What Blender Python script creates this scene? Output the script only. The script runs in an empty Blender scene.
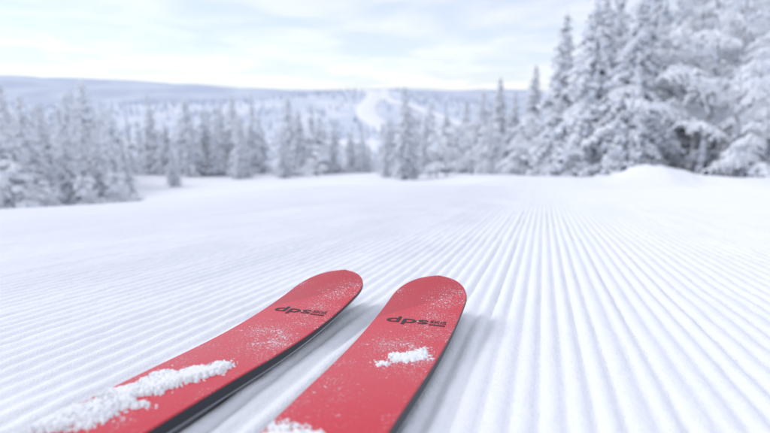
import bpy, math, random
import numpy as np
from mathutils import Matrix, Vector
random.seed(4); np.random.seed(4)
PHI=math.radians(7.8); TP=math.tan(PHI)
S=bpy.context.scene
def sm(x): 
    x=np.clip(x,0,1); return x*x*(3-2*x)
_rng=np.random.RandomState(11); _T=_rng.rand(512,512)
def vnoise(x,y):
    xi=np.floor(x).astype(np.int64); yi=np.floor(y).astype(np.int64)
    fx=x-xi; fy=y-yi; fx=fx*fx*(3-2*fx); fy=fy*fy*(3-2*fy)
    a=_T[xi%512,yi%512]; b=_T[(xi+1)%512,yi%512]; c=_T[xi%512,(yi+1)%512]; d=_T[(xi+1)%512,(yi+1)%512]
    return (a*(1-fx)+b*fx)*(1-fy)+(c*(1-fx)+d*fx)*fy
def fbm(x,y,o=4):
    s=0;a=.5
    for i in range(o):
        s=s+a*(vnoise(x*2**i+17.3*i,y*2**i+5.1*i)-.5); a*=.5
    return s
GA=math.radians(17.3)
def terrain(x,y):
    x=np.asarray(x,float); y=np.asarray(y,float)
    yy=np.maximum(y,-60)
    z=-TP*np.minimum(yy,180)
    t=np.clip((yy-180)/500,0,1); z=z-TP*500*(t-t*t/2)
    # left of the run falls away
    lx=np.maximum(0,-x-1.2); z=z-.105*lx*lx/(lx+1.0)*sm((y-2)/5)*(1-sm((y-42)/45))*(1-.6*sm((lx-22)/20))
    z=z-.42*sm((y-8)/11)*(1-sm((y-40)/30))*(1-sm((x-3)/4))
    r=np.sqrt(x*x+y*y)
    z=z+sm((r-4)/12)*.35*fbm(x/5+3,y/5+8,3)
    z=z+sm((r-40)/100)*6*fbm(x/60+1,y/60,3)*(1-sm((r-2500)/1000))
    # bank beside the piste on the right
    z=z+.16*np.exp(-((y-10-.15*x)/1.6)**2)*sm((x-1.2)/1.5)*(1+1.2*fbm(x/1.3,y/1.3,3))
    z=z+.33*np.exp(-(((x-4.75)/.75)**2+((y-9.0)/.8)**2)**1.0)*(1+1.3*fbm(x/.5+9,y/.5,3))
    z=z+.13*np.exp(-((x-5.9)/.6)**2-((y-8.6)/.6)**2)+.10*np.exp(-((x-3.4)/.6)**2-((y-9.4)/.5)**2)
    z=z+.05*sm((y-8)/2)*sm((x-.5)/2)*(1-sm((y-16)/6))*fbm(x/.6,y/.6,2)*3
    return z
def build_mesh(name,V,F,mats=None,mi=None,smooth=True,nper=None):
    me=bpy.data.meshes.new(name)
    V=np.asarray(V,np.float32); F=np.asarray(F,np.int32)
    n=F.shape[1]
    me.vertices.add(len(V)); me.vertices.foreach_set("co",V.ravel())
    me.loops.add(F.size); me.loops.foreach_set("vertex_index",F.ravel())
    me.polygons.add(len(F)); me.polygons.foreach_set("loop_start",np.arange(0,F.size,n,dtype=np.int32))
    try: me.polygons.foreach_set("loop_total",np.full(len(F),n,np.int32))
    except Exception: pass
    if mats: 
        for m in mats: me.materials.append(m)
    if mi is not None: me.polygons.foreach_set("material_index",np.asarray(mi,np.int32))
    me.polygons.foreach_set("use_smooth",np.full(len(F),smooth,bool))
    me.update(calc_edges=True)
    return me
def add(name,me,parent=None,loc=(0,0,0)):
    o=bpy.data.objects.new(name,me); S.collection.objects.link(o); o.location=loc
    if parent: o.parent=parent
    return o
# ---------------------------------------------------------------- materials
def mat(name,col,rough=.6,noise=None,bump=None,spec=.5,metal=0):
    m=bpy.data.materials.new(name); m.use_nodes=True; nt=m.node_tree; b=nt.nodes["Principled BSDF"]
    b.inputs["Base Color"].default_value=(*col,1); b.inputs["Roughness"].default_value=rough
    b.inputs["Specular IOR Level"].default_value=spec; b.inputs["Metallic"].default_value=metal
    tc=nt.nodes.new("ShaderNodeTexCoord")
    if noise:
        col2,sc,lo,hi=noise
        n=nt.nodes.new("ShaderNodeTexNoise"); n.inputs["Scale"].default_value=sc; n.inputs["Detail"].default_value=2
        nt.links.new(tc.outputs["Object"],n.inputs["Vector"])
        r=nt.nodes.new("ShaderNodeMapRange"); r.inputs[1].default_value=lo; r.inputs[2].default_value=hi
        nt.links.new(n.outputs["Fac"],r.inputs[0])
        mx=nt.nodes.new("ShaderNodeMix"); mx.data_type='RGBA'
        mx.inputs[6].default_value=(*col,1); mx.inputs[7].default_value=(*col2,1)
        nt.links.new(r.outputs[0],mx.inputs[0]); nt.links.new(mx.outputs[2],b.inputs["Base Color"])
    if bump:
        prev=None
        for sc,dist in bump:
            n=nt.nodes.new("ShaderNodeTexNoise"); n.inputs["Scale"].default_value=sc; n.inputs["Detail"].default_value=2
            nt.links.new(tc.outputs["Object"],n.inputs["Vector"])
            bp=nt.nodes.new("ShaderNodeBump"); bp.inputs["Strength"].default_value=1; bp.inputs["Distance"].default_value=dist
            nt.links.new(n.outputs["Fac"],bp.inputs["Height"])
            if prev: nt.links.new(prev.outputs[0],bp.inputs["Normal"])
            prev=bp
        nt.links.new(prev.outputs[0],b.inputs["Normal"])
    return m
M_snow=mat("groomed_snow",(.895,.915,.955),.65,bump=[(420,.0011),(70,.0020)],spec=.3)
M_tsnow=mat("rime_snow",(.945,.96,.985),.8,noise=((.85,.895,.96),1.7,.45,.65),spec=.2)
M_needle=mat("frosted_needles",(.21,.24,.28),.8,noise=((.80,.84,.92),2.0,.38,.56),spec=.2)
M_bark=mat("frosted_bark",(.24,.23,.24),.9,noise=((.7,.73,.8),4,.4,.6),spec=.2)
M_frost=mat("hoar_frost",(.955,.97,.988),.8,noise=((.87,.91,.97),1.2,.42,.66),spec=.2)
M_fsnow=mat("hazy_rime_snow",(.91,.94,.98),.9,noise=((.80,.85,.93),.2,.38,.62),spec=.1)  # distance haze put into the base colour of the far snow
M_fneedle=mat("hazy_frosted_needles",(.62,.68,.78),.9,noise=((.78,.83,.91),.3,.4,.6),spec=.1)  # needles paled and blued in colour to stand in for distance haze
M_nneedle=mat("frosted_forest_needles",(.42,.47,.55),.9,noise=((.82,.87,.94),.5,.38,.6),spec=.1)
M_hill=mat("hazy_forest_hills",(.545,.605,.725),1,noise=((.65,.70,.80),.004,.42,.62),spec=0)  # pale blue base colour paints the aerial haze, no mist volume
# ---------------------------------------------------------------- ground
P=.0285
du=P/6
u0=np.arange(-7.6,4.2,du)
def grow(start,end,step,rate):
    out=[];v=start
    while v<end: 
        step*=rate; v+=step; out.append(v)
    return out
U=np.array([-q for q in grow(7.6,5200,.02,1.09)][::-1]+list(u0)+grow(u0[-1],5200,.02,1.09))
Vv=np.array([-q for q in grow(.2,400,.05,1.18)][::-1]+list(np.arange(-.2,1.5,.018))+grow(1.482,14,.018,1.02)+grow(14.1,7000,.25,1.035))
uu,vv=np.meshgrid(U,Vv)
X=uu*math.cos(GA)+vv*math.sin(GA); Y=-uu*math.sin(GA)+vv*math.cos(GA)
Z=terrain(X,Y)
uw=uu+.006*fbm(uu*.6,vv*1.1,3)+.0012*fbm(uu*20,vv*9,2)
k=np.floor(uw/P).astype(np.int64); fr=uw/P-k
rid=np.abs(np.sin(np.pi*fr))**.9
amp=.0056*(.65+.7*_T[k%512,7])*(1+1.4*fbm(uu*5,vv*3,3))*(.6+.7*sm((fbm(uu*.8+4,vv*.12,2)+.25)/.5))
fade=1-sm((vv-9)/12); fade=fade*sm((uu+7.6)/.6)*(1-sm((uu-3.2)/.9))
crumb=fbm(uu*28,vv*28,3)*.0055*(1-sm((vv-3)/4))
Z=Z+fade*(amp*(rid-1)+crumb)+ .020*fbm(uu*1.3,vv*.7,3)*(1-sm((vv-9)/12))
ny,nx=uu.shape
idx=np.arange(nx*ny).reshape(ny,nx)
F=np.stack([idx[:-1,:-1].ravel(),idx[:-1,1:].ravel(),idx[1:,1:].ravel(),idx[1:,:-1].ravel()],1)
ground=add("snow_ground",build_mesh("snow_ground",np.stack([X.ravel(),Y.ravel(),Z.ravel()],1),F,[M_snow]))
# ---------------------------------------------------------------- distant hills
def hz(x,y,y0,y1,top,seed,rg):
    tt=(y-y0)/(y1-y0); prof=top(x/y1)
    return -70+(prof+70)*np.sin(np.clip(tt,0,1)*math.pi*.5)**1.2+ fbm(x/500+seed,y/400,4)*rg*sm(tt*2)
def hills(name,y0,y1,top,seed,mt,rg=55):
    xs=np.linspace(-6500,6500,260); t=np.linspace(0,1,50)
    xx,tt=np.meshgrid(xs,t); yy=y0+(y1-y0)*tt
    zz=hz(xx,yy,y0,y1,top,seed,rg)
    idx=np.arange(xx.size).reshape(xx.shape)
    F=np.stack([idx[:-1,:-1].ravel(),idx[:-1,1:].ravel(),idx[1:,1:].ravel(),idx[1:,:-1].ravel()],1)
    add(name,build_mesh(name,np.stack([xx.ravel(),yy.ravel(),zz.ravel()],1),F,[mt]))
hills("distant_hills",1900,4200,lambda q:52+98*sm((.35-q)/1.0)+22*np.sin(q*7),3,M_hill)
M_hill2=mat("hazy_near_hill",(.66,.72,.82),1,noise=((.78,.82,.89),.012,.45,.6),spec=0)  # nearer hill, haze painted in as a paler colour
top2=lambda q:-12+26*np.exp(-((q+.02)/.15)**2)+6*np.cos((q+.05)*6)-10*sm((q-.1)*3)
H2=lambda x,y:hz(np.asarray(x,float),np.asarray(y,float),700,1500,top2,9,40)
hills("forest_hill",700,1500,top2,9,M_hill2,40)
# cleared ski run curving down the hillside
def runx(y,off=0): 
    t=(1490-y)/640.; return (-.09+.12*t+.035*np.sin(t*6+off))*y
def ribbon(name,xf,y0,y1,w,mt):
    ys=np.linspace(y0,y1,70); ww=np.linspace(-1,1,7)
    V=[];
    for y in ys:
        for a in ww:
            x=float(xf(y))+a*w; V.append((x,y,float(H2(x,y))+3.0-2.5*abs(a)**4))
    idx=np.arange(70*7).reshape(70,7)
    F=np.stack([idx[:-1,:-1].ravel(),idx[:-1,1:].ravel(),idx[1:,1:].ravel(),idx[1:,:-1].ravel()],1)
    add(name,build_mesh(name,V,F,[mt]))
ribbon("ski_run",lambda y:runx(y),1490,850,20,M_snow)
ribbon("ski_run.001",lambda y:runx(y,1.5)+60+.09*(1490-y),1490,900,13,M_snow)
# ---------------------------------------------------------------- tree building
ph=(1+5**.5)/2
ICO=np.array([(-1,ph,0),(1,ph,0),(-1,-ph,0),(1,-ph,0),(0,-1,ph),(0,1,ph),(0,-1,-ph),(0,1,-ph),(ph,0,-1),(ph,0,1),(-ph,0,-1),(-ph,0,1)],float)
ICO/=np.linalg.norm(ICO[0])
ICOF=np.array([(0,11,5),(0,5,1),(0,1,7),(0,7,10),(0,10,11),(1,5,9),(5,11,4),(11,10,2),(10,7,6),(7,1,8),(3,9,4),(3,4,2),(3,2,6),(3,6,8),(3,8,9),(4,9,5),(2,4,11),(6,2,10),(8,6,7),(9,8,1)])
OCT=np.array([(1,0,0),(-1,0,0),(0,1,0),(0,-1,0),(0,0,1),(0,0,-1)],float)
OCTF=np.array([(0,2,4),(2,1,4),(1,3,4),(3,0,4),(2,0,5),(1,2,5),(3,1,5),(0,3,5)])
class Acc:
    def __init__(s): s.V=[];s.F=[];s.M=[];s.n=0
    def add(s,V,F,m):
        s.V.append(V); s.F.append(F+s.n); s.M.append(np.full(len(F),m)); s.n+=len(V)
    def blobs(s,C,R,flat,rng,m,base=ICO,bf=ICOF,ang=None,el=1.0):
        C=np.asarray(C,float)
        if len(C)==0: return
        R=np.asarray(R,float); n=len(C)
        B=base[None]*(1+(rng.rand(n,len(base),1)-.5)*.7)
        B=B*R[:,None,None]*np.array([el,1,flat])
        if ang is None: ang=rng.rand(n)*6.28
        c=np.cos(ang)[:,None];q=np.sin(ang)[:,None]
        x=B[:,:,0]*c-B[:,:,1]*q; y=B[:,:,0]*q+B[:,:,1]*c
        B=np.stack([x,y,B[:,:,2]],2)+C[:,None]
        F=(bf[None]+(np.arange(n)*len(base))[:,None,None]).reshape(-1,3)
        s.add(B.reshape(-1,3),F,m)
    def leaves(s,C,R,rng,m,down=1.0):
        C=np.asarray(C,float)
        if len(C)==0: return
        n=len(C);R=np.asarray(R)[:,None]
        a=rng.rand(n)*6.28
        h=np.stack([np.cos(a),np.sin(a),(rng.rand(n)-.5)*.5],1)*R*.55
        tip=np.stack([(rng.rand(n)-.5)*.8,(rng.rand(n)-.5)*.8,-down*(.6+rng.rand(n)*.7)],1)*R
        V=np.stack([C-h,C+h,C+tip],1).reshape(-1,3)
        s.add(V,np.arange(3*n).reshape(-1,3),m)
    def tube(s,P,R,m,k=5):
        P=np.asarray(P,float); n=len(P); a=np.arange(k)/k*2*math.pi
        d=P[-1]-P[0]; d/=np.linalg.norm(d)+1e-9
        e=np.cross(d,[.3,.5,.81]); e/=np.linalg.norm(e); f=np.cross(d,e)
        V=np.concatenate([P[i]+R[i]*(np.cos(a)[:,None]*e+np.sin(a)[:,None]*f) for i in range(n)])
        F=[]
        for i in range(n-1):
            for j in range(k):
                A=i*k+j;B=i*k+(j+1)%k;C=B+k;D=A+k
                F+= [(A,B,C),(A,C,D)]
        s.add(V,np.array(F),m)
    def get(s): return np.concatenate(s.V),np.concatenate(s.F),np.concatenate(s.M)
def spruce(H,seed,R=.2,step=.27,nb=7,pt=.24,lo=False,lean=.02):
    rng=np.random.RandomState(seed); A=Acc()
    zz=np.linspace(0,H,9); lx=(rng.rand()-.5)*2*lean*H
    A.tube([(lx*(q/H)**2,0,q) for q in zz],[.022*H*(1-q/H)**.9*.6+.012 for q in zz],2,6 if not lo else 4)
    S1=[];R1=[];AG=[];L1=[];LR=[]
    z=H*.035
    while z<H*.985:
        f=1-z/H; gl=.66+.6*rng.rand()
        for b in range(max(3,int(nb*(.55+.5*f**.4)+rng.rand()))):
            if rng.rand()<.10: continue
            L=H*R*(f**.8)*(.45+.75*rng.rand())*gl+.07; a=rng.rand()*6.28
            dr=.34+.5*f*rng.rand()+.1; zb=z+(rng.rand()-.5)*step
            n=max(1,int(L/pt))
            for i in range(n+1):
                t=(i+.6)/(n+.6); r=t*L
                px=r*math.cos(a)+lx*(z/H)**2; py=r*math.sin(a); pz=zb+.12*r-dr*L*t*t
                sz=pt*(.48+.54*rng.rand())*(1.1-.4*t)*(.42+.58*min(1,f*1.9))
                S1.append((px,py,pz));R1.append(sz);AG.append(a)
                for kx in range(2 if not lo else 1):
                    sd=(rng.rand()-.5)*1.0*L*(.25+.6*(1-t))*1.0
                    qx=px-math.sin(a)*sd; qy=py+math.cos(a)*sd; qz=pz-.25*abs(sd)+(rng.rand()-.5)*.08
                    if rng.rand()<.75: S1.append((qx,qy,qz));R1.append(sz*(.5+.5*rng.rand()));AG.append(a+ (1 if sd>0 else -1)*.9)
                    for _ in range(1 if (lo or rng.rand()<.5) else 2):
                        L1.append((qx+(rng.rand()-.5)*.2,qy+(rng.rand()-.5)*.2,qz-.04)); LR.append(sz*(1.0+.8*rng.rand()))
        z+=step*(.7+.6*rng.rand())*(.6+.5*f)
    for i in range(5):
        S1.append((lx,0,H*(.965+.012*i)));R1.append(.06*(1-i*.13)*(1 if not lo else 1.6));AG.append(0)
    A.blobs(S1,R1,.62,rng,0,ICO if not lo else OCT,ICOF if not lo else OCTF,np.array(AG),1.5)
    A.leaves(L1,LR,rng,1)
    return A.get()
def birch(H,seed,spread=.33,nmain=17,droop=.5,ns=9,nt=6):
    rng=np.random.RandomState(seed); A=Acc()
    bx=(rng.rand(2)-.5)*.25*H
    def tp(t): return np.array([bx[0]*t*t+.1*math.sin(t*7+seed),bx[1]*t*t+.08*math.cos(t*5),t*H*.95])
    ts=np.linspace(0,1,10)
    A.tube([tp(t) for t in ts],[.014*H*(1-t)**.8+.015 for t in ts],2,6)
    C=[];R=[]
    for i in range(nmain):
        t=.16+.8*(i+rng.rand())/nmain; o=tp(t); a=rng.rand()*6.28; L=H*spread*(1.05-t*.7)*(.7+.5*rng.rand())
        up=.75+.4*rng.rand()
        pts=[]
        for j in range(8):
            q=j/7; pts.append(o+np.array([math.cos(a)*L*q,math.sin(a)*L*q,up*L*q-droop*L*1.2*q*q]))
        A.tube(pts,[.03*(1-q/8)+.014 for q in range(8)],0,4)
        for k in range(ns):
            q=.2+.8*(k+rng.rand())/ns; o2=o+np.array([math.cos(a)*L*q,math.sin(a)*L*q,up*L*q-droop*L*1.2*q*q])
            a2=a+(rng.rand()-.5)*3; L2=L*.38*(.6+.6*rng.rand())
            p2=[o2+np.array([math.cos(a2)*L2*w,math.sin(a2)*L2*w,.35*L2*w-droop*1.5*L2*w*w]) for w in (0,.33,.66,1)]
            A.tube(p2,[.02,.016,.013,.01],0,3)
            for m in range(nt):
                w=.15+.85*rng.rand(); o3=o2+np.array([math.cos(a2)*L2*w,math.sin(a2)*L2*w,.35*L2*w-droop*1.5*L2*w*w])
                a3=rng.rand()*6.28; L3=L2*.5*(.5+rng.rand())
                p3=[o3+np.array([math.cos(a3)*L3*e,math.sin(a3)*L3*e,.2*L3*e-.9*L3*e*e]) for e in (0,.5,1)]
                A.tube(p3,[.014,.011,.008],0,3)
                for e in (.15,.35,.55,.75,.95):
                    C.append(o3+np.array([math.cos(a3)*L3*e,math.sin(a3)*L3*e,.2*L3*e-.9*L3*e*e])+(rng.rand(3)-.5)*.07); R.append(.03+.05*rng.rand())
    A.blobs(C,R,.7,rng,1,OCT,OCTF)
    return A.get()
SPM=[M_tsnow,M_needle,M_bark]; BIM=[M_frost,M_frost,M_bark]
sp=[]
for i,(R,nb) in enumerate([(.20,8),(.17,7),(.23,8),(.15,7),(.19,7)]):
    V,Fc,Mi=spruce(10,100+i,R,nb=nb); sp.append(build_mesh("spruce_%d"%i,V,Fc,SPM,Mi,smooth=True))
bi=[]
for i in range(3):
    V,Fc,Mi=birch(9,300+i,spread=.30,droop=.38); bi.append(build_mesh("birch_%d"%i,V,Fc,BIM,Mi,smooth=False))
V,Fc,Mi=birch(4,340,spread=.42,nmain=14,droop=.75,ns=8); bush=build_mesh("bush",V,Fc,BIM,Mi,smooth=False)
def place(name,me,px,y,h,base_h,wx=1.0):
    x=px*y; z=float(terrain(x,y))-.1
    o=add(name,me,loc=(x,y,z)); s=h/base_h; o.scale=(s*wx,s*wx,s); o.rotation_euler=(0,0,random.random()*6.28); return o
q=lambda p:(p-385)/513
for (p,y,h,i,wx) in [(628,23,8.3,2,1.0),(588,25,10.4,0,.95),(556,29,9.0,3,1.1),(606,32,11.8,1,1),(650,28,9,4,1.0),(530,36,7.6,1,1.1),
                  (694,30,12.5,0,1.1),(750,24,10.8,4,1.1),(668,37,15,1,1.2),(800,27,12,2,1),(725,38,16,3,1.3),(705,34,14.5,2,1),(770,33,15,0,1.1),(640,34,12.5,3,1.1),
                  (405,46,8.1,1,1.1),(497,50,9.4,3,1.1),(386,52,4.6,3,1.2),(425,58,6.8,0,1),(512,46,7.4,1,1),(465,58,8.4,4,1),(480,62,9,1,1),(445,66,8,3,1),
                  (28,29,7.0,3,1.1),(66,29,5.0,4,1.2),(98,30,4.8,0,1.2),(8,26,5.6,2,1.2),(46,36,7.8,1,1),(86,35,6.2,3,1.1),(-25,30,9,0,1),(114,35,4.9,4,1.1),(12,36,9.3,1,1),(104,41,7.2,1,1),(66,42,8.4,4,1),(124,44,5.8,3,1.1),
                  (242,70,8.2,3,1.3),(283,66,6.2,1,1.3),(300,72,9.4,3,1.3),(172,62,5.6,1,1.1)]:
    place("spruce_tree",sp[i],q(p),y,h,10,wx)
for (p,y,h,i) in [(702,21,9.6,0),(740,22,10.2,1),(775,19,9.0,2),(668,30,11,1),(712,27,13,2),(535,33,5.0,0),(757,30,13.5,0),(820,20,9,1),(690,25,11,1),(730,18,7.0,2)]:
    place("birch_tree",bi[i],q(p),y,h,9)
for (p,y,h) in [(446,42,4.8),(472,44,5.2),(438,46,4.0),(486,42,4.6),(520,36,3.4),(760,17,2.8),(12,25,3.3),(116,29,2.4),(40,26,2.2),(84,27,2.2),(560,26,2.2),(318,62,4.5),(660,23,2.4)]:
    place("frosted_bush",bush,q(p),y,h,4)
def merged(name,variants,pts,mats):
    Vs=[];Fs=[];Ms=[];n=0
    for (x,y,z,h,k,r,w) in pts:
        V,Fc,Mi=variants[k]; c,s_=math.cos(r),math.sin(r); sc=h/10
        W=np.stack([(V[:,0]*c-V[:,1]*s_)*sc*w+x,(V[:,0]*s_+V[:,1]*c)*sc*w+y,V[:,2]*sc+z],1)
        Vs.append(W);Fs.append(Fc+n);Ms.append(Mi);n+=len(V)
    add(name,build_mesh(name,np.concatenate(Vs),np.concatenate(Fs),mats,np.concatenate(Ms),smooth=False))
mid=[spruce(10,500+i,.14+.03*i,step=.5,nb=6,pt=.42,lo=True) for i in range(4)]
low=[spruce(10,600+i,.15+.03*i,step=.9,nb=5,pt=.8,lo=True) for i in range(4)]
far=[spruce(10,700+i,.17+.03*i,step=1.8,nb=4,pt=1.3,lo=True) for i in range(4)]
rng=np.random.RandomState(5)
def scatter(n,p0,p1,y0,y1,h0,h1,test=None,zf=terrain):
    out=[]
    while len(out)<n:
        p=p0+(p1-p0)*rng.rand(); y=(y0*y0+(y1*y1-y0*y0)*rng.rand())**.5
        if test and not test(p,y): continue
        x=q(p)*y; z=float(zf(x,y))
        # younger, shorter growth along the line of the lower run
        young=1-.42*math.exp(-((p-358)/38)**2) if y<260 else 1
        out.append((x,y,z-.2,(h0+(h1-h0)*rng.rand()**1.3)*young,rng.randint(4),rng.rand()*6.28,1.0+.4*rng.rand()))
    return out
clear=lambda p,y: not (130+ (y-60)*.6<p<395-(y-60)*.5 and y<76)
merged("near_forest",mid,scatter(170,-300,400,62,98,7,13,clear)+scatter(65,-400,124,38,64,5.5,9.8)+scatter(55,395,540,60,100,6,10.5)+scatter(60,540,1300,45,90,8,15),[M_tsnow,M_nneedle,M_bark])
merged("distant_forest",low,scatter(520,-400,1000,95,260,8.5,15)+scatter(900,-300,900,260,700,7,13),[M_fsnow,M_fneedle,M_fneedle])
def htest(p,y):
    x=q(p)*y
    if abs(x-runx(y))<26 or abs(x-(runx(y,1.5)+60+.09*(1490-y)))<18: return False
    return fbm(np.array(q(p)*9),np.array(y/90.),2)>-.12
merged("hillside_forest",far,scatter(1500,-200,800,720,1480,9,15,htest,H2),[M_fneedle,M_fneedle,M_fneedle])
# ---------------------------------------------------------------- skis
def ski_mats():
    m=bpy.data.materials.new("red_topsheet"); m.use_nodes=True; nt=m.node_tree; N=nt.nodes; L=nt.links; b=N["Principled BSDF"]
    b.inputs["Roughness"].default_value=.34; b.inputs["Specular IOR Level"].default_value=.4
    b.inputs["Coat Weight"].default_value=.2; b.inputs["Coat Roughness"].default_value=.1
    tc=N.new("ShaderNodeTexCoord")
    sx=N.new("ShaderNodeSeparateXYZ"); L.new(tc.outputs["Object"],sx.inputs[0])
    ma=N.new("ShaderNodeMath"); ma.operation='MULTIPLY_ADD'; ma.inputs[1].default_value=-1.1; L.new(sx.outputs[0],ma.inputs[0]); L.new(sx.outputs[1],ma.inputs[2])
    g1=N.new("ShaderNodeMapRange"); g1.inputs[1].default_value=-.118; g1.inputs[2].default_value=-.115; L.new(ma.outputs[0],g1.inputs[0])
    mx=N.new("ShaderNodeMix"); mx.data_type='RGBA'; mx.inputs[6].default_value=(.65,.014,.036,1); mx.inputs[7].default_value=(.53,.010,.027,1)
    L.new(g1.outputs[0],mx.inputs[0])
    def specks(scale,lo,hi,w,amt):
        n=N.new("ShaderNodeTexNoise"); n.inputs["Scale"].default_value=scale; n.inputs["Detail"].default_value=2; L.new(tc.outputs["Object"],n.inputs["Vector"])
        n2=N.new("ShaderNodeTexNoise"); n2.inputs["Scale"].default_value=12; n2.inputs["Detail"].default_value=5; L.new(tc.outputs["Object"],n2.inputs["Vector"])
        r=N.new("ShaderNodeMath"); r.operation='MULTIPLY_ADD'; r.inputs[1].default_value=w; L.new(n2.outputs["Fac"],r.inputs[0]); L.new(n.outputs["Fac"],r.inputs[2])
        g=N.new("ShaderNodeMapRange"); g.inputs[1].default_value=lo; g.inputs[2].default_value=hi; g.inputs[4].default_value=amt; L.new(r.outputs[0],g.inputs[0]); return g
    ga=specks(620,.925,1.03,.6,.75); gb=specks(260,.99,1.03,.6,.9)
    g=N.new("ShaderNodeMath"); g.operation='MAXIMUM'; L.new(ga.outputs[0],g.inputs[0]); L.new(gb.outputs[0],g.inputs[1])
    mx2=N.new("ShaderNodeMix"); mx2.data_type='RGBA'; mx2.inputs[7].default_value=(.88,.89,.92,1)
    L.new(mx.outputs[2],mx2.inputs[6]); L.new(g.outputs[0],mx2.inputs[0]); L.new(mx2.outputs[2],b.inputs["Base Color"])
    bp=N.new("ShaderNodeBump"); bp.inputs["Distance"].default_value=.0005; L.new(g.outputs[0],bp.inputs["Height"]); L.new(bp.outputs[0],b.inputs["Normal"])
    return [m,mat("ski_sidewall",(.02,.022,.03),.45),mat("steel_edge",(.35,.36,.38),.3,metal=1),mat("ski_base",(.012,.012,.015),.4)]
SKM=ski_mats(); M_ink=mat("black_print",(.025,.010,.014),.5,noise=((.16,.03,.05),160,.56,.78)); M_ps=mat("powder_snow",(.91,.925,.95),.7,bump=[(700,.0006)],spec=.3)
LS=1.84
def wid(s):
    s=np.asarray(s,float)
    body=.0625-.0125*sm((s-.10)/.65)+.009*sm((s-1.1)/.6)
    nose=np.clip(1-(1-np.clip(s/.092,0,1))**2.15,0,1)**.5
    tail=np.clip(1-(1-np.clip((LS-s)/.05,0,1))**2.5,0,1)**.5
    return body*nose*tail+.0004
def rise(s): 
    s=np.asarray(s,float)
    return .006+.048*np.clip(1-s/.40,0,1)**2.1+.02*np.clip((s-1.6)/.24,0,1)**2
def thick(s): return .007+.009*sm((np.asarray(s)-.05)/.45)
def top_at(s,t):
    w=wid(s); return rise(s)+thick(s)-.0012*np.clip(np.abs(t)/w,0,1)**2
def make_ski(tip,ang,seed):
    emp=bpy.data.objects.new("ski",None); S.collection.objects.link(emp)
    D0=Vector((math.sin(ang),math.cos(ang)*math.cos(PHI),-math.cos(ang)*math.sin(PHI)))
    Nn=Vector((0,math.sin(PHI),math.cos(PHI))); T0=D0.cross(Nn)
    o=Vector((tip[0],tip[1]*math.cos(PHI),-tip[1]*math.sin(PHI)))
    Mx=Matrix.Identity(4)
    for i,v in enumerate((T0,D0,Nn)):
        for r in range(3): Mx[r][i]=v[r]
    for r in range(3): Mx[r][3]=o[r]
    emp.matrix_world=Mx
    ss=np.concatenate([np.linspace(0,1,90)**2*.105,np.linspace(.11,LS-.06,150),LS-.055*(1-np.linspace(0,1,20)**.6)])
    tt=np.linspace(-1,1,13); V=[];nl=None
    for s in ss:
        w=float(wid(s)); h=float(thick(s)); z=float(rise(s)); be=min(.0012,w*.3)
        loop=[]
        for t in tt: loop.append((t*(w-be),-s,z+h-.0012*t*t))
        loop+=[(w,-s,z+h-.0012-be),(w+.0004,-s,z+.0022),(w+.0006,-s,z+.002),(w+.0006,-s,z),(w-.002,-s,z-.0),(-w+.002,-s,z),(-w-.0006,-s,z),(-w-.0006,-s,z+.002),(-w-.0004,-s,z+.0022),(-w,-s,z+h-.0012-be)]
        nl=len(loop); V+=loop
    F=[];Mi=[]
    seg=[0]*12+[0,1,1,2,2,3,2,2,1,1,0]
    for i in range(len(ss)-1):
        for j in range(nl):
            a=i*nl+j;b=i*nl+(j+1)%nl; F.append((a,b,b+nl,a+nl)); Mi.append(seg[j])
    me=build_mesh("ski_body",V,np.array(F),SKM,Mi,smooth=True)
    o=add("ski_body",me,emp)
    m=o.modifiers.new("es",'EDGE_SPLIT'); m.split_angle=math.radians(40)
    def text(body,cs,ct,wd,ht,off=.012):
        cu=bpy.data.curves.new("t",'FONT'); cu.body=body; cu.align_x='CENTER'; cu.align_y='CENTER'; cu.offset=off
        to=bpy.data.objects.new("t",cu); S.collection.objects.link(to); bpy.context.view_layer.update()
        me=bpy.data.meshes.new_from_object(to.evaluated_get(bpy.context.evaluated_depsgraph_get()))
        bpy.data.objects.remove(to)
        n=len(me.vertices); co=np.zeros(n*3); me.vertices.foreach_get("co",co); co=co.reshape(-1,3)
        mn=co.min(0);mxx=co.max(0); co=(co-(mn+mxx)/2)/(mxx-mn+1e-9)
        tx=ct+co[:,0]*wd; s=cs-co[:,1]*ht
        co=np.stack([tx,-s,top_at(s,tx)+.0005],1)
        me.vertices.foreach_set("co",co.ravel()); me.materials.append(M_ink); me.update()
        return me
    add("logo_lettering",text("dps",.188,-.010,.064,.028),emp)
    add("logo_small_print",text("SKIS",.184,.0365,.024,.010),emp)
    add("logo_bar",text("___",.195,.0365,.024,.0035),emp)
    return emp
def powder(emp,mask,s0,s1,seed,hmax):
    s=np.arange(s0,s1,.0010); t=np.arange(-.06,.06,.0010)
    tt,ss=np.meshgrid(t,s)
    mk=mask(ss,tt)
    n=fbm(ss*55+seed,tt*35,4)*2.2+fbm(ss*420,tt*420+seed,2)*2.2
    h=mk+n*(.28+.8*np.clip(mk,0,.6))-.38
    w=wid(ss); h=np.where(np.abs(tt)>w-.001,-1,h)
    hh=np.clip(h,0,.7); hh=hh/(hh+.35)
    z=top_at(ss,tt)+hh*hmax+.0003
    z=np.where(h<0,top_at(ss,tt)-.001,z)
    idx=np.arange(ss.size).reshape(ss.shape); hf=(h>0)
    keep=(hf[:-1,:-1]|hf[1:,:-1]|hf[:-1,1:]|hf[1:,1:])&(np.abs(tt[:-1,:-1])<w[:-1,:-1]-.003)
    F=np.stack([idx[:-1,:-1][keep],idx[:-1,1:][keep],idx[1:,1:][keep],idx[1:,:-1][keep]],1)
    me=build_mesh("powder_patch",np.stack([tt.ravel(),-ss.ravel(),z.ravel()],1),F,[M_ps]); add("powder_patch",me,emp)
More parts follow.
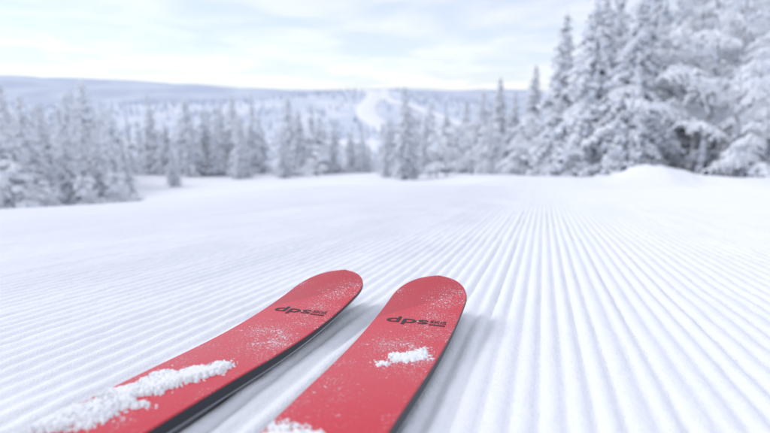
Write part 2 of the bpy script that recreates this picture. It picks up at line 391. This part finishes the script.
R=make_ski((.0985,.930),math.radians(17.2),1)
L=make_ski((-.0780,.986),math.radians(19.0),2)
g2=lambda s,t,cs,ct,a,b:np.exp(-((s-cs)/a)**2-((t-ct)/b)**2)
def rot(s,t,cs,ct,a,b,th):
    ds=s-cs;dt=t-ct; return np.exp(-((ds*math.cos(th)+dt*math.sin(th))/a)**2-((-ds*math.sin(th)+dt*math.cos(th))/b)**2)
powder(R,lambda s,t:.78*rot(s,t,.318,.018,.015,.032,.7)+.5*g2(s,t,.350,.002,.016,.014)+.42*g2(s,t,.285,.036,.02,.008)+.9*g2(s,t,.545,-.03,.045,.030),.2,.66,3,.0034)
powder(L,lambda s,t:.95*np.exp(-((t-(.026-(s-.39)*.36))/(.011+.13*np.clip(s-.38,0,.3)))**2)*sm((s-.37)/.06)+.38*g2(s,t,.46,-.03,.02,.01),.3,.8,8,.0070)
# ---------------------------------------------------------------- sky + sun
SE,SR=math.radians(38),math.radians(-66)
w=bpy.data.worlds.new("World"); S.world=w; w.use_nodes=True; nt=w.node_tree; N=nt.nodes; Lk=nt.links
bg=N["Background"]; out=N["World Output"]
sky=N.new("ShaderNodeTexSky"); sky.sky_type='NISHITA'; sky.sun_disc=False; sky.sun_elevation=SE; sky.sun_rotation=SR; sky.air_density=1; sky.dust_density=.1; sky.ozone_density=4
Lk.new(sky.outputs[0],bg.inputs[0]); bg.inputs[1].default_value=.05
tc=N.new("ShaderNodeTexCoord"); sp_=N.new("ShaderNodeSeparateXYZ"); Lk.new(tc.outputs["Generated"],sp_.inputs[0])
mz=N.new("ShaderNodeMath"); mz.operation='MAXIMUM'; mz.inputs[1].default_value=0; Lk.new(sp_.outputs[2],mz.inputs[0])
az=N.new("ShaderNodeMath"); az.operation='ADD'; az.inputs[1].default_value=.10; Lk.new(mz.outputs[0],az.inputs[0])
dx=N.new("ShaderNodeMath"); dx.operation='DIVIDE'; Lk.new(sp_.outputs[0],dx.inputs[0]); Lk.new(az.outputs[0],dx.inputs[1])
dy=N.new("ShaderNodeMath"); dy.operation='DIVIDE'; Lk.new(sp_.outputs[1],dy.inputs[0]); Lk.new(az.outputs[0],dy.inputs[1])
cb=N.new("ShaderNodeCombineXYZ"); Lk.new(dx.outputs[0],cb.inputs[0]); Lk.new(dy.outputs[0],cb.inputs[1])
no=N.new("ShaderNodeTexNoise"); no.inputs["Scale"].default_value=1.1; no.inputs["Detail"].default_value=7; no.inputs["Roughness"].default_value=.56; no.inputs["Distortion"].default_value=.4
Lk.new(cb.outputs[0],no.inputs["Vector"])
mr=N.new("ShaderNodeMapRange"); mr.inputs[1].default_value=.40; mr.inputs[2].default_value=.60; Lk.new(no.outputs["Fac"],mr.inputs[0])
cm=N.new("ShaderNodeMix"); cm.data_type='RGBA'; cm.inputs[6].default_value=(.72,.745,.835,1); cm.inputs[7].default_value=(.92,.89,.915,1); Lk.new(mr.outputs[0],cm.inputs[0])
b2=N.new("ShaderNodeBackground"); Lk.new(cm.outputs[2],b2.inputs[0]); b2.inputs[1].default_value=.83
ad=N.new("ShaderNodeAddShader"); Lk.new(bg.outputs[0],ad.inputs[0]); Lk.new(b2.outputs[0],ad.inputs[1]); Lk.new(ad.outputs[0],out.inputs[0])
sl=bpy.data.lights.new("sun",'SUN'); sl.energy=1.35; sl.angle=math.radians(20); sl.color=(1,.965,.94)
so=bpy.data.objects.new("sun",sl); S.collection.objects.link(so)
dv=Vector((math.sin(SR)*math.cos(SE),math.cos(SR)*math.cos(SE),math.sin(SE)))
so.rotation_euler=dv.to_track_quat('Z','Y').to_euler(); so.location=dv*30
# ---------------------------------------------------------------- camera
cd=bpy.data.cameras.new("camera"); co=bpy.data.objects.new("camera",cd); S.collection.objects.link(co)
co.location=(0,.25*math.sin(PHI),.25*math.cos(PHI)); co.rotation_euler=(math.radians(90-12.76),0,0)
cd.lens=24; cd.sensor_width=36; cd.clip_start=.02; cd.clip_end=20000
cd.dof.use_dof=True; cd.dof.focus_distance=.80; cd.dof.aperture_fstop=3.0
S.camera=co
S.view_settings.view_transform='Standard'; S.view_settings.look='None'; S.view_settings.exposure=0
